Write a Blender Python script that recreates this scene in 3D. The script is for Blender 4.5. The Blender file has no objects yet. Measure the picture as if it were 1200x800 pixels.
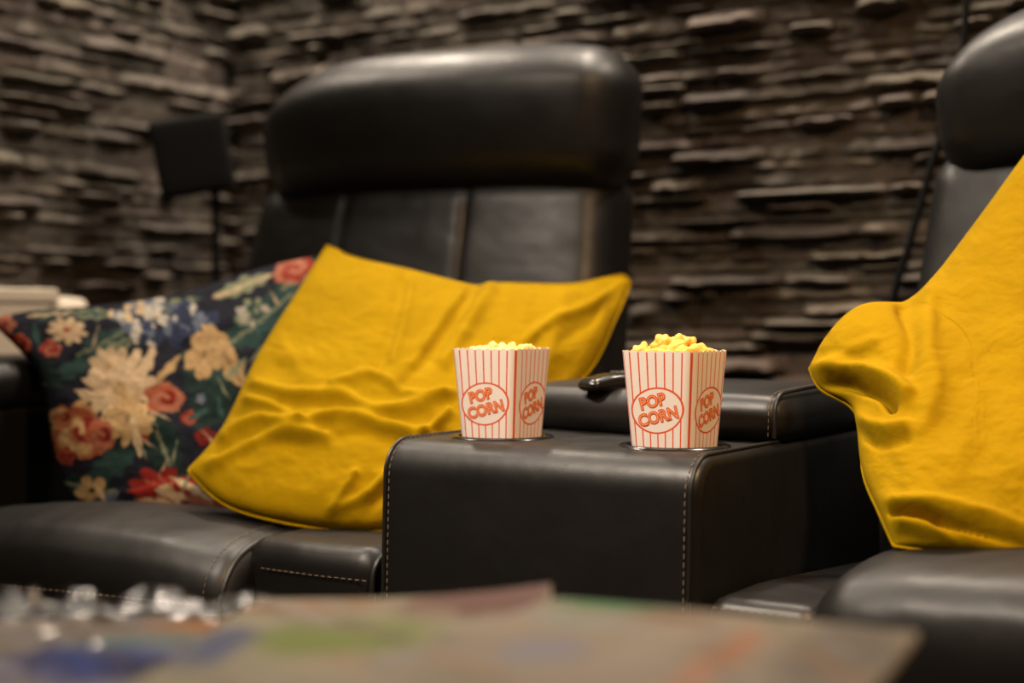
import bpy, bmesh, math, random
import numpy as np
from mathutils import Vector, Matrix

random.seed(7)
rng = np.random.default_rng(7)
SC = bpy.context.scene
COL = SC.collection
R = math.radians
PI = math.pi

# ------------------------------------------------------------------ camera maths
F = 50.0 / 36.0 * 1200.0
EYE = 0.78
PITCH = R(0.86)
cP, sP = math.cos(PITCH), math.sin(PITCH)


def W(px, py, d):
    """world point at depth y = d seen at a place in the 1200 x 800 photograph"""
    dx, dz = (px - 600) / F, -(py - 400) / F
    v = np.array([dx, cP + dz * sP, -sP + dz * cP])
    return v * (d / v[1]) + np.array([0, 0, EYE])


def proj(P):
    P = np.asarray(P, float) - np.array([0, 0, EYE])
    y = P[..., 1] * cP - P[..., 2] * sP
    z = P[..., 1] * sP + P[..., 2] * cP
    return 600 + F * P[..., 0] / y, 400 - F * z / y


class Frame:
    """a furniture frame: e1 sideways, e2 in depth, both level"""
    def __init__(self, o, e1, e2):
        self.o, self.e1, self.e2 = np.array([o[0], o[1], 0.0]), np.array([e1[0], e1[1], 0.0]), np.array([e2[0], e2[1], 0.0])

    def __call__(self, a, b, z):
        a, b, z = np.asarray(a, float), np.asarray(b, float), np.asarray(z, float)
        return self.o + a[..., None] * self.e1 + b[..., None] * self.e2 + z[..., None] * np.array([0, 0, 1.0])

    def local(self, P):
        P = np.asarray(P, float) - self.o
        return P @ self.e1, P @ self.e2, P[..., 2]


def yawframe(o, deg, s1=1, s2=1):
    c, s = math.cos(R(deg)), math.sin(R(deg))
    return Frame(o, (s1 * c, -s1 * s), (s2 * s, s2 * c))


S = yawframe((0.0251, 1.563), 33)              # console: u right, v back
CH = yawframe((0.2115, 2.35), 24, -1, -1)      # left recliner: a leftwards, b forwards
DR = yawframe((0.6207, 2.09), 38, 1, -1)       # right recliner: c rightwards, b forwards

# ------------------------------------------------------------------ object helpers


def world_loc(o):
    v = np.zeros(3)
    while o is not None:
        v += np.array(o.location)
        o = o.parent
    return v


def tag(o, label=None, cat=None, group=None, kind=None):
    if label: o['label'] = label
    if cat: o['category'] = cat
    if group: o['group'] = group
    if kind: o['kind'] = kind
    return o


def thing(name, loc, label, cat, group=None):
    o = bpy.data.objects.new(name, None)
    o.empty_display_size = 0.05
    COL.objects.link(o)
    o.location = [float(x) for x in loc]
    return tag(o, label, cat, group)


def obj(name, verts, faces, mat, parent=None, smooth=40, origin=None, weld=False):
    V = np.asarray(verts, float)
    off = world_loc(parent) if parent is not None else (np.array(origin, float) if origin is not None else V.mean(0))
    me = bpy.data.meshes.new(name)
    me.from_pydata((V - off).tolist(), [], [tuple(int(i) for i in f) for f in faces])
    me.validate()
    if weld:
        bm = bmesh.new(); bm.from_mesh(me)
        bmesh.ops.remove_doubles(bm, verts=bm.verts, dist=1e-5)
        bmesh.ops.recalc_face_normals(bm, faces=bm.faces)
        bm.to_mesh(me); bm.free()
    if smooth:
        me.polygons.foreach_set('use_smooth', [True] * len(me.polygons))
        me.set_sharp_from_angle(angle=R(smooth))
    if mat: me.materials.append(mat)
    o = bpy.data.objects.new(name, me)
    COL.objects.link(o)
    if parent is not None:
        o.parent = parent
    else:
        o.location = off.tolist()
    return o


def struct(name, verts, faces, mat, smooth=0, weld=False):
    o = obj(name, verts, faces, mat, None, smooth, origin=(0, 0, 0), weld=weld)
    o['kind'] = 'structure'
    return o


def join(parts):
    V, Fc, n = [], [], 0
    for v, f in parts:
        v = np.asarray(v, float)
        V.append(v); Fc += [tuple(i + n for i in q) for q in f]; n += len(v)
    return np.vstack(V), Fc


def gridfaces(n, m, off=0, flip=False):
    out = []
    for i in range(n - 1):
        for j in range(m - 1):
            q = (off + i * m + j, off + (i + 1) * m + j, off + (i + 1) * m + j + 1, off + i * m + j + 1)
            out.append(q[::-1] if flip else q)
    return out


def rbox(half, r, n=14, m=6):
    """rounded box centred at 0 (own points, welded later)"""
    half = np.asarray(half, float); r = min(r, *(half * 0.999))
    ax = []
    for h in half:
        inner = h - r
        c = np.concatenate([np.linspace(-1, -1, 0), -inner - r * np.tan(np.linspace(PI / 4, 0, m, endpoint=False)),
                            np.linspace(-inner, inner, n), inner + r * np.tan(np.linspace(0, PI / 4, m + 1)[1:])])
        ax.append(c)
    parts = []
    for k in range(3):
        i, j = (k + 1) % 3, (k + 2) % 3
        A, B = np.meshgrid(ax[i], ax[j], indexing='ij')
        for s in (-1, 1):
            P = np.zeros(A.shape + (3,)); P[..., i] = A; P[..., j] = B; P[..., k] = s * half[k]
            inn = half - r
            q = np.clip(P, -inn, inn); d = P - q
            d = d / np.linalg.norm(d, axis=-1, keepdims=True)
            P = q + r * d
            parts.append((P.reshape(-1, 3), gridfaces(A.shape[0], A.shape[1], 0, s < 0)))
    return join(parts)


def cat_rom(pts, n=8, closed=False):
    P = np.asarray(pts, float); N = len(P); out = []
    rngi = range(N if closed else N - 1)
    for i in rngi:
        if closed:
            p0, p1, p2, p3 = P[(i - 1) % N], P[i], P[(i + 1) % N], P[(i + 2) % N]
        else:
            p0, p1, p2, p3 = P[max(i - 1, 0)], P[i], P[i + 1], P[min(i + 2, N - 1)]
        for k in range(n):
            t = k / n
            out.append(0.5 * ((2 * p1) + (-p0 + p2) * t + (2 * p0 - 5 * p1 + 4 * p2 - p3) * t * t + (-p0 + 3 * p1 - 3 * p2 + p3) * t ** 3))
    if not closed: out.append(P[-1])
    return np.array(out)


def resample(pts, n):
    P = np.asarray(pts, float)
    L = np.concatenate([[0], np.cumsum(np.linalg.norm(np.diff(P, axis=0), axis=1))])
    t = np.linspace(0, L[-1], n)
    return np.stack([np.interp(t, L, P[:, k]) for k in range(P.shape[1])], 1)


def tube(pts, r, k=8, caps=True):
    P = np.asarray(pts, float); N = len(P)
    T = np.gradient(P, axis=0); T /= np.linalg.norm(T, axis=1, keepdims=True) + 1e-12
    ref = np.array([0.0, 0, 1]) if abs(T[0][2]) < 0.9 else np.array([1.0, 0, 0])
    nrm = np.cross(T[0], ref); nrm /= np.linalg.norm(nrm)
    V, Fc = [], []
    rr = np.full(N, r) if np.isscalar(r) else np.asarray(r)
    for i in range(N):
        nrm = nrm - T[i] * (nrm @ T[i]); nrm /= np.linalg.norm(nrm)
        b = np.cross(T[i], nrm)
        for j in range(k):
            a = 2 * PI * j / k
            V.append(P[i] + rr[i] * (math.cos(a) * nrm + math.sin(a) * b))
    for i in range(N - 1):
        for j in range(k):
            Fc.append((i * k + j, i * k + (j + 1) % k, (i + 1) * k + (j + 1) % k, (i + 1) * k + j))
    if caps:
        Fc.append(tuple(range(k))[::-1]); Fc.append(tuple((N - 1) * k + j for j in range(k)))
    return np.array(V), Fc


def lathe(prof, n=48, centre=(0, 0, 0), close=False):
    V, Fc = [], []
    m = len(prof)
    for i in range(n):
        a = 2 * PI * i / n
        for r_, z in prof: V.append((centre[0] + r_ * math.cos(a), centre[1] + r_ * math.sin(a), centre[2] + z))
    for i in range(n):
        for j in range(m - 1):
            Fc.append((i * m + j, ((i + 1) % n) * m + j, ((i + 1) % n) * m + j + 1, i * m + j + 1))
        if close: Fc.append((i * m + m - 1, ((i + 1) % n) * m + m - 1, ((i + 1) % n) * m, i * m))
    return np.array(V), Fc


def sweep(frame, prof, a0, a1, r, n=16, deform=None):
    """closed convex-ish profile [(b, z)] carried from a0 to a1, its ends rounded by r"""
    Pp = np.asarray(prof, float); m = len(Pp)
    t = np.roll(Pp, -1, 0) - np.roll(Pp, 1, 0); t /= np.linalg.norm(t, axis=1, keepdims=True)
    nr = np.stack([t[:, 1], -t[:, 0]], 1)
    if np.sum(nr * (Pp - Pp.mean(0))) < 0: nr = -nr
    st = []
    K = 7
    for k in range(K + 1):
        al = PI / 2 * k / K
        st.append((a0 + r * (1 - math.sin(al)), r * (1 - math.cos(PI / 2 - al))) if False else (a0 + r * (1 - math.sin(al)), r * (1 - math.cos(al)) ))
    # al = pi/2 -> at the very end, inset r ; al = 0 -> full profile at a0 + r
    st = st[::-1]
    mid = [(a, 0.0) for a in np.linspace(a0 + r, a1 - r, n)][1:-1]
    end = [(a1 + a0 - a, ins) for a, ins in st[::-1]]
    sts = st + mid + end
    A, B, Z = [], [], []
    for a, ins in sts:
        q = Pp - nr * ins
        A.append(np.full(m, a)); B.append(q[:, 0]); Z.append(q[:, 1])
    A, B, Z = np.array(A), np.array(B), np.array(Z)
    if deform: A, B, Z = deform(A, B, Z)
    V = frame(A, B, Z).reshape(-1, 3)
    Fc = []
    for i in range(len(sts) - 1):
        for j in range(m):
            Fc.append((i * m + j, i * m + (j + 1) % m, (i + 1) * m + (j + 1) % m, (i + 1) * m + j))
    Fc.append(tuple(range(m))[::-1]); Fc.append(tuple((len(sts) - 1) * m + j for j in range(m)))
    return V, Fc


def fbox(frame, a0, a1, b0, b1, z0, z1, r, n=14, m=6, deform=None):
    V, Fc = rbox(((a1 - a0) / 2, (b1 - b0) / 2, (z1 - z0) / 2), r, n, m)
    A, B, Z = V[:, 0] + (a0 + a1) / 2, V[:, 1] + (b0 + b1) / 2, V[:, 2] + (z0 + z1) / 2
    if deform: A, B, Z = deform(A, B, Z)
    return frame(A, B, Z), Fc


def stitches(pts, length=0.0055, gap=0.0035, r=0.00075):
    P = np.asarray(pts, float)
    L = np.concatenate([[0], np.cumsum(np.linalg.norm(np.diff(P, axis=0), axis=1))])
    s, parts = 0.0, []
    while s + length < L[-1]:
        q = np.stack([np.interp(np.array([s, s + length / 2, s + length]), L, P[:, k]) for k in range(3)], 1)
        parts.append(tube(q, [r * 0.6, r, r * 0.6], 5))
        s += length + gap
    return join(parts)


# ------------------------------------------------------------------ materials


def mat(name, color=(0.5, 0.5, 0.5), rough=0.5, metal=0.0, spec=0.5):
    m = bpy.data.materials.new(name); m.use_nodes = True
    b = m.node_tree.nodes['Principled BSDF']
    b.inputs['Base Color'].default_value = (*color, 1); b.inputs['Roughness'].default_value = rough
    b.inputs['Metallic'].default_value = metal; b.inputs['Specular IOR Level'].default_value = spec
    return m


class NT:
    def __init__(self, m):
        self.t = m.node_tree; self.b = self.t.nodes['Principled BSDF']

    def n(self, typ, **kw):
        nd = self.t.nodes.new(typ)
        for k, v in kw.items():
            setattr(nd, k, v)
        return nd

    def l(self, a, b): self.t.links.new(a, b)

    def math(self, op, a, b=None, c=None):
        nd = self.n('ShaderNodeMath', operation=op)
        for i, x in enumerate((a, b, c)):
            if x is None: continue
            if isinstance(x, (int, float)): nd.inputs[i].default_value = x
            else: self.l(x, nd.inputs[i])
        return nd.outputs[0]

    def noise(self, scale, detail=4, rough=0.55, vec=None):
        nd = self.n('ShaderNodeTexNoise')
        nd.inputs['Scale'].default_value = scale; nd.inputs['Detail'].default_value = detail; nd.inputs['Roughness'].default_value = rough
        if vec is None: vec = self.coord()
        self.l(vec, nd.inputs['Vector'])
        return nd.outputs['Fac']

    def coord(self, out='Object'):
        if not hasattr(self, '_c'): self._c = self.n('ShaderNodeTexCoord')
        return self._c.outputs[out]

    def mix(self, fac, a, b):
        nd = self.n('ShaderNodeMix', data_type='RGBA')
        if isinstance(fac, (int, float)): nd.inputs[0].default_value = fac
        else: self.l(fac, nd.inputs[0])
        for i, x in ((6, a), (7, b)):
            if isinstance(x, tuple): nd.inputs[i].default_value = (*x, 1) if len(x) == 3 else x
            else: self.l(x, nd.inputs[i])
        return nd.outputs[2]

    def ramp(self, fac, lo, hi):
        nd = self.n('ShaderNodeMapRange'); nd.inputs[1].default_value = lo; nd.inputs[2].default_value = hi
        self.l(fac, nd.inputs[0]); return nd.outputs[0]

    def bump(self, h, strength=0.2, dist=0.002, prev=None):
        nd = self.n('ShaderNodeBump'); nd.inputs['Strength'].default_value = strength; nd.inputs['Distance'].default_value = dist
        self.l(h, nd.inputs['Height'])
        if prev is not None: self.l(prev, nd.inputs['Normal'])
        self.l(nd.outputs[0], self.b.inputs['Normal']); return nd.outputs[0]


def leather(name, col=(0.0075, 0.0071, 0.0069), rough=0.43):
    m = mat(name, col, rough, 0, 0.42); t = NT(m)
    v = t.n('ShaderNodeTexVoronoi'); v.inputs['Scale'].default_value = 420; t.l(t.coord(), v.inputs['Vector'])
    b1 = t.bump(v.outputs['Distance'], 0.07, 0.0005)
    t.bump(t.noise(9, 3, 0.5), 0.25, 0.012, b1)
    rr = t.ramp(t.noise(14, 4), 0.2, 0.8)
    t.l(t.math('MULTIPLY_ADD', rr, 0.12, rough - 0.06), t.b.inputs['Roughness'])
    return m


LEATHER = leather('black_leather')
LEATHER_SOFT = leather('black_leather_soft', (0.0062, 0.0060, 0.0059), 0.44)
THREAD = mat('tan_thread', (0.17, 0.13, 0.09), 0.85)
PIPING = mat('black_piping', (0.010, 0.0095, 0.009), 0.45)
PLASTIC = mat('black_plastic', (0.008, 0.008, 0.008), 0.22)
MATTE_BLACK = mat('matte_black', (0.003, 0.003, 0.003), 0.8, 0, 0.2)
RUBBER = mat('grey_rubber', (0.05, 0.05, 0.05), 0.6)


def yellow_mat():
    m = mat('yellow_cotton', (0.45, 0.27, 0.003), 0.95, 0, 0.06); t = NT(m)
    f = t.ramp(t.noise(16, 4), 0.3, 0.7)
    t.l(t.mix(f, (0.275, 0.168, 0.0012), (0.325, 0.200, 0.0018)), t.b.inputs['Base Color'])
    b1 = t.bump(t.noise(900, 2), 0.25, 0.0005)
    b2 = t.bump(t.noise(38, 5, 0.6), 0.28, 0.006, b1)
    return m


YELLOW = yellow_mat()


def attr_mat(name, rough=0.8, attr='pigment', spec=0.3, coat=0.0):
    m = mat(name, (1, 1, 1), rough, 0, spec); t = NT(m)
    a = t.n('ShaderNodeAttribute', attribute_name=attr)
    t.l(a.outputs['Color'], t.b.inputs['Base Color'])
    if coat: t.b.inputs['Coat Weight'].default_value = coat; t.b.inputs['Coat Roughness'].default_value = 0.12
    return m


def set_colors(o, C, attr='pigment'):
    a = o.data.color_attributes.new(attr, 'FLOAT_COLOR', 'POINT')
    C = np.asarray(C, float)
    if C.shape[1] == 3: C = np.hstack([C, np.ones((len(C), 1))])
    a.data.foreach_set('color', C.astype(np.float32).ravel())


# value noise for geometry -------------------------------------------------
def vnoise(x, y, seed=0):
    x = np.asarray(x, float); y = np.asarray(y, float)
    xi, yi = np.floor(x).astype(np.int64), np.floor(y).astype(np.int64)
    xf, yf = x - xi, y - yi
    xf = xf * xf * (3 - 2 * xf); yf = yf * yf * (3 - 2 * yf)

    def h(i, j):
        n = (i * 374761393 + j * 668265263 + seed * 1442695041) & 0x7fffffff
        n = ((n ^ (n >> 13)) * 1274126177) & 0x7fffffff
        return ((n ^ (n >> 16)) & 0xffff) / 65535.0
    return (h(xi, yi) * (1 - xf) + h(xi + 1, yi) * xf) * (1 - yf) + (h(xi, yi + 1) * (1 - xf) + h(xi + 1, yi + 1) * xf) * yf


def fbm(x, y, seed=0, o=4):
    s, a, t = 0, 1, 0
    for k in range(o):
        s = s + a * vnoise(np.asarray(x) * 2 ** k, np.asarray(y) * 2 ** k, seed + k * 17); t += a; a *= 0.5
    return s / t


# ------------------------------------------------------------------ room
VW = 1.22
corner_u = -1.645


def stone_mat():
    m = mat('stone_cladding', (0.1, 0.09, 0.08), 0.85, 0, 0.25); t = NT(m)
    a = t.n('ShaderNodeAttribute', attribute_name='pigment')
    f = t.ramp(t.noise(24, 6, 0.65), 0.25, 0.75)
    c = t.mix(f, (0.55, 0.55, 0.55), (1.25, 1.2, 1.15))
    mul = t.n('ShaderNodeMix', data_type='RGBA', blend_type='MULTIPLY'); mul.inputs[0].default_value = 1
    t.l(a.outputs['Color'], mul.inputs[6]); t.l(c, mul.inputs[7])
    t.l(mul.outputs[2], t.b.inputs['Base Color'])
    b1 = t.bump(t.noise(160, 5, 0.7), 0.5, 0.003)
    t.bump(t.noise(45, 5, 0.65), 0.5, 0.008, b1)
    return m


STONE = stone_mat()


def stone_wall(name, P0, ex, nrm, length, seed):
    """split-face ledge stone stacked dry, as one relief"""
    rg = np.random.default_rng(seed)
    xs = np.arange(0, length + 1e-6, 0.009)
    zf = np.arange(0.50, 1.62, 0.0042)
    zs = np.concatenate([np.arange(0, 0.50, 0.03), zf, np.arange(1.62, 2.46, 0.03)])
    X, Z = np.meshgrid(xs, zs, indexing='ij')
    H = np.zeros_like(X); Cc = np.tile(np.array([0.05, 0.042, 0.036]), X.shape + (1,))
    rough1 = fbm(X * 24, Z * 55, seed + 5); rough2 = fbm(X * 70, Z * 130, seed + 6, 3)
    z0, row = 0.0, 0
    while z0 < 2.5:
        rh = float(rg.choice([0.020, 0.026, 0.033, 0.041], p=[0.25, 0.33, 0.27, 0.15]))
        wob = 0.010 * (fbm(xs * 8 + 3.1, xs * 0 + row * 7.7, seed) - 0.5) + 0.006 * (fbm(xs * 30 + 3.1, xs * 0 + row * 3.7, seed + 3) - 0.5)
        zi = np.nonzero((zs > z0 - 0.012) & (zs < z0 + rh + 0.012))[0]
        x0 = -float(rg.uniform(0, 0.2))
        while x0 < length:
            bl = float(rg.choice([rg.uniform(0.05, 0.12), rg.uniform(0.12, 0.2), rg.uniform(0.2, 0.30)], p=[0.42, 0.4, 0.18]))
            dep = float(rg.choice([0.003, 0.008, 0.016, 0.032, 0.045], p=[0.18, 0.22, 0.20, 0.22, 0.18])) + float(rg.uniform(-0.002, 0.002))
            xi = np.nonzero((xs >= x0) & (xs < x0 + bl))[0]
            if len(xi) and len(zi):
                I = np.ix_(xi, zi)
                sz = (Z[I] - z0 + wob[xi][:, None]) / rh; sx = (X[I] - x0) / bl
                m = (sz >= 0) & (sz < 1)
                ex_ = np.clip(np.minimum(sx, 1 - sx) * bl / 0.022, 0, 1); zt_ = np.clip((1 - sz) / 0.62, 0, 1); ez_ = np.clip(sz * rh / 0.008, 0, 1) * (1 - (1 - zt_) ** 1.6)
                tz = float(rg.uniform(-0.004, 0.022)) * min(1, dep / 0.02); tx = float(rg.uniform(-0.012, 0.012))
                hh = dep + tz * (0.4 - sz) + tx * (sx - 0.5) + 0.022 * (rough1[I] - 0.5) + 0.010 * (rough2[I] - 0.5)
                hh = np.maximum(hh, 0.001) * ex_ ** 0.5 * ez_
                H[I] = np.where(m, hh, H[I])
                tone = float(rg.uniform(0.6, 1.25))
                base = np.array([0.125, 0.109, 0.093]) * tone * (1 + rg.uniform(-0.04, 0.04, 3))
                Cc[I] = np.where(m[..., None], base, Cc[I])
            x0 += bl
        z0 += rh; row += 1
    P0 = np.array(P0); ex = np.array(ex); nrm = np.array(nrm)
    V = P0 + X[..., None] * ex + Z[..., None] * np.array([0, 0, 1.0]) + (H[..., None]) * nrm
    o = struct(name, V.reshape(-1, 3), gridfaces(len(xs), len(zs)), STONE, smooth=60)
    set_colors(o, Cc.reshape(-1, 3))
    return o


cornerP = S(corner_u, VW, 0.0)
stone_wall('wall_back', cornerP, S.e1, -S.e2, 3.6, 11)
stone_wall('wall_left', cornerP, -S.e2, S.e1, 2.6, 23)


def plank_floor():
    m = mat('dark_oak_boards', (0.08, 0.05, 0.03), 0.4); t = NT(m)
    f = t.noise(3, 6)
    t.l(t.mix(f, (0.05, 0.03, 0.02), (0.11, 0.07, 0.045)), t.b.inputs['Base Color'])
    return m


fl = [S(corner_u - .05, VW + .05, 0), S(2.0, VW + .05, 0), S(2.0, -3.4, 0), S(corner_u - .05, -3.4, 0)]
V0 = np.array(fl); struct('floor', np.vstack([V0, V0 - [0, 0, .05]]), [(3, 2, 1, 0), (4, 5, 6, 7), (0, 1, 5, 4), (1, 2, 6, 5), (2, 3, 7, 6), (3, 0, 4, 7)], plank_floor())
V1 = V0 + [0, 0, 2.45]
struct('ceiling', np.vstack([V1, V1 + [0, 0, .05]]), [(3, 2, 1, 0), (4, 5, 6, 7), (0, 1, 5, 4), (1, 2, 6, 5), (2, 3, 7, 6), (3, 0, 4, 7)], mat('ceiling_paint', (0.12, 0.115, 0.11), 0.9))

# ------------------------------------------------------------------ console
ZC = 0.638
con = thing('centre_console', S(-0.01, 0.4, 0.0), 'black leather console with stitched edges and two round cup holders, between the recliners', 'console')
U0, U1 = -0.216, 0.197
rt = 0.042
prof = [(0.58, 0.06), (0.58, ZC - 0.02)]
prof += [(0.565, ZC - 0.002)] + [(v, ZC) for v in np.linspace(0.54, rt + 0.02, 14)]
for k in range(1, 12):
    al = PI / 2 * k / 12
    prof.append((rt - rt * math.sin(al), ZC - rt + rt * math.cos(al)))
for z in np.linspace(ZC - rt, 0.10, 14):
    prof.append((-0.006 * math.sin(PI * (ZC - rt - z) / (ZC - rt - 0.1)), z))
prof += [(0.01, 0.06)]


def con_def(A, B, Z):
    return A, B, Z - 0.004 * np.clip((B - 0.02) / 0.06, 0, 1) * np.exp(-((np.abs(A + 0.0095) - 0.0) / 0.10) ** 2) * (Z > ZC - 0.03) * 0


Vb, Fb = sweep(S, prof, U0, U1, 0.012, n=26)
body = obj('console_body', Vb, Fb, LEATHER, con, 45)
HOLD = [(-0.1225, 0.12), (0.111, 0.12)]
for (hu, hv) in HOLD:
    c = S(hu, hv, ZC - 0.009)
    cut_v, cut_f = lathe([(0.0, 0), (0.055, 0), (0.055, 0.05), (0.0, 0.05)], 64, c)
    cm = obj('cutter', cut_v, cut_f, None, None, 0, weld=True)
    md = body.modifiers.new('hole', 'BOOLEAN'); md.operation = 'DIFFERENCE'; md.object = cm; md.solver = 'EXACT'
    bpy.context.view_layer.update()
    dg = bpy.context.evaluated_depsgraph_get()
    me = bpy.data.meshes.new_from_object(body.evaluated_get(dg))
    body.modifiers.clear(); body.data = me
    bpy.data.objects.remove(cm)
    me.polygons.foreach_set('use_smooth', [True] * len(me.polygons)); me.set_sharp_from_angle(angle=R(40))
for (hu, hv) in HOLD:
    c = S(hu, hv, ZC)
    pr = [(0.0, -0.0088), (0.046, -0.0088), (0.0505, -0.0075), (0.052, -0.004), (0.0525, 0.0005), (0.054, 0.0024), (0.0575, 0.0030), (0.0615, 0.0022), (0.0635, 0.0002)]
    v, f = lathe(pr, 72, c)
    h = obj('cup_holder', v, f, PLASTIC, con, 40)
    h['label'] = 'glossy black plastic cup holder ring'


def profpath(inset_u, outw=0.0009, b_lo=0.12, vmax=0.235):
    """line over the front and top of the console at u = inset_u"""
    p = [(0.0 if z > 0.56 else 0.0, z) for z in np.linspace(b_lo, ZC - rt, 40)]
    q = []
    for b, z in p:
        q.append((-0.006 * math.sin(PI * (ZC - rt - z) / (ZC - rt - 0.1)) - outw, z))
    for k in range(1, 13):
        al = PI / 2 * k / 12
        q.append((rt - (rt + outw) * math.cos(al), ZC - rt + (rt + outw) * math.sin(al)))
    q += [(v, ZC + outw) for v in np.linspace(rt + .005, vmax, 12)]
    q = np.array(q)
    return S(np.full(len(q), inset_u), q[:, 0], q[:, 1])


for uu in (U0 + 0.014, U1 - 0.014):
    v, f = stitches(profpath(uu)); o = obj('stitching', v, f, THREAD, con); o['label'] = 'tan thread stitching'
for uu in (U0 + 0.008, U1 - 0.008):
    v, f = tube(profpath(uu, 0.0006), 0.0022, 8); obj('piping', v, f, PIPING, con)

def pad_def(A, B, Z):
    sa = (A + 0.01) / 0.215; sb = (B - 0.40) / 0.19
    top = np.clip((Z - 0.655) / 0.03, 0, 1)
    Z2 = Z + top * (0.010 * (1 - sb ** 2) * (1 - sa ** 4) - 0.004 * np.clip(sb - 0.2, 0, 1))
    fr = np.clip((0.45 - B) / 0.22, 0, 1)
    B2 = B + fr * (0.045 * np.clip((0.10 - A) / 0.3, 0, 1)) - fr * 0.006 * (1 - sa ** 2)
    return A, B2, Z2


v, f = fbox(S, -0.224, 0.203, 0.215, 0.585, ZC - 0.004, 0.6915, 0.026, 26, 8, pad_def)
pad = obj('armrest_pad', v, f, LEATHER_SOFT, con, 60)
# seam on the pad's right end
sm = []
for t_ in np.linspace(0, 1, 14): sm.append((0.2175 + 0.002 * t_, ZC + 0.006 + 0.028 * t_))
for k in range(1, 10):
    al = PI / 2 * k / 9; sm.append((0.2195 + 0.026 * (1 - math.cos(al)), ZC + 0.034 + 0.023 * math.sin(al)))
for t_ in np.linspace(0.03, 1, 16): sm.append((0.2455 + 0.30 * t_, 0.6953 + 0.004 * math.sin(PI * t_)))
sm = np.array(sm)
pl = S(np.full(len(sm), 0.1905), sm[:, 0] - 0.0015, sm[:, 1] - 0.0004)
v, f = tube(resample(pl, 60), 0.0026, 8); o = obj('pad_piping', v, f, PIPING, pad)
pl2 = S(np.full(len(sm), 0.184), sm[:, 0] - 0.004, sm[:, 1] + 0.0012)
v, f = stitches(pl2, 0.005, 0.003, 0.0006); obj('stitching', v, f, THREAD, con)

# ------------------------------------------------------------------ recliners
seat_prof = [(0.12, 0.36), (0.10, 0.41), (0.12, 0.452), (0.30, 0.468), (0.51, 0.487), (0.64, 0.5015), (0.70, 0.4985), (0.745, 0.488), (0.772, 0.470),
             (0.788, 0.446), (0.792, 0.42), (0.786, 0.38), (0.765, 0.358), (0.5, 0.352)]


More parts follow.
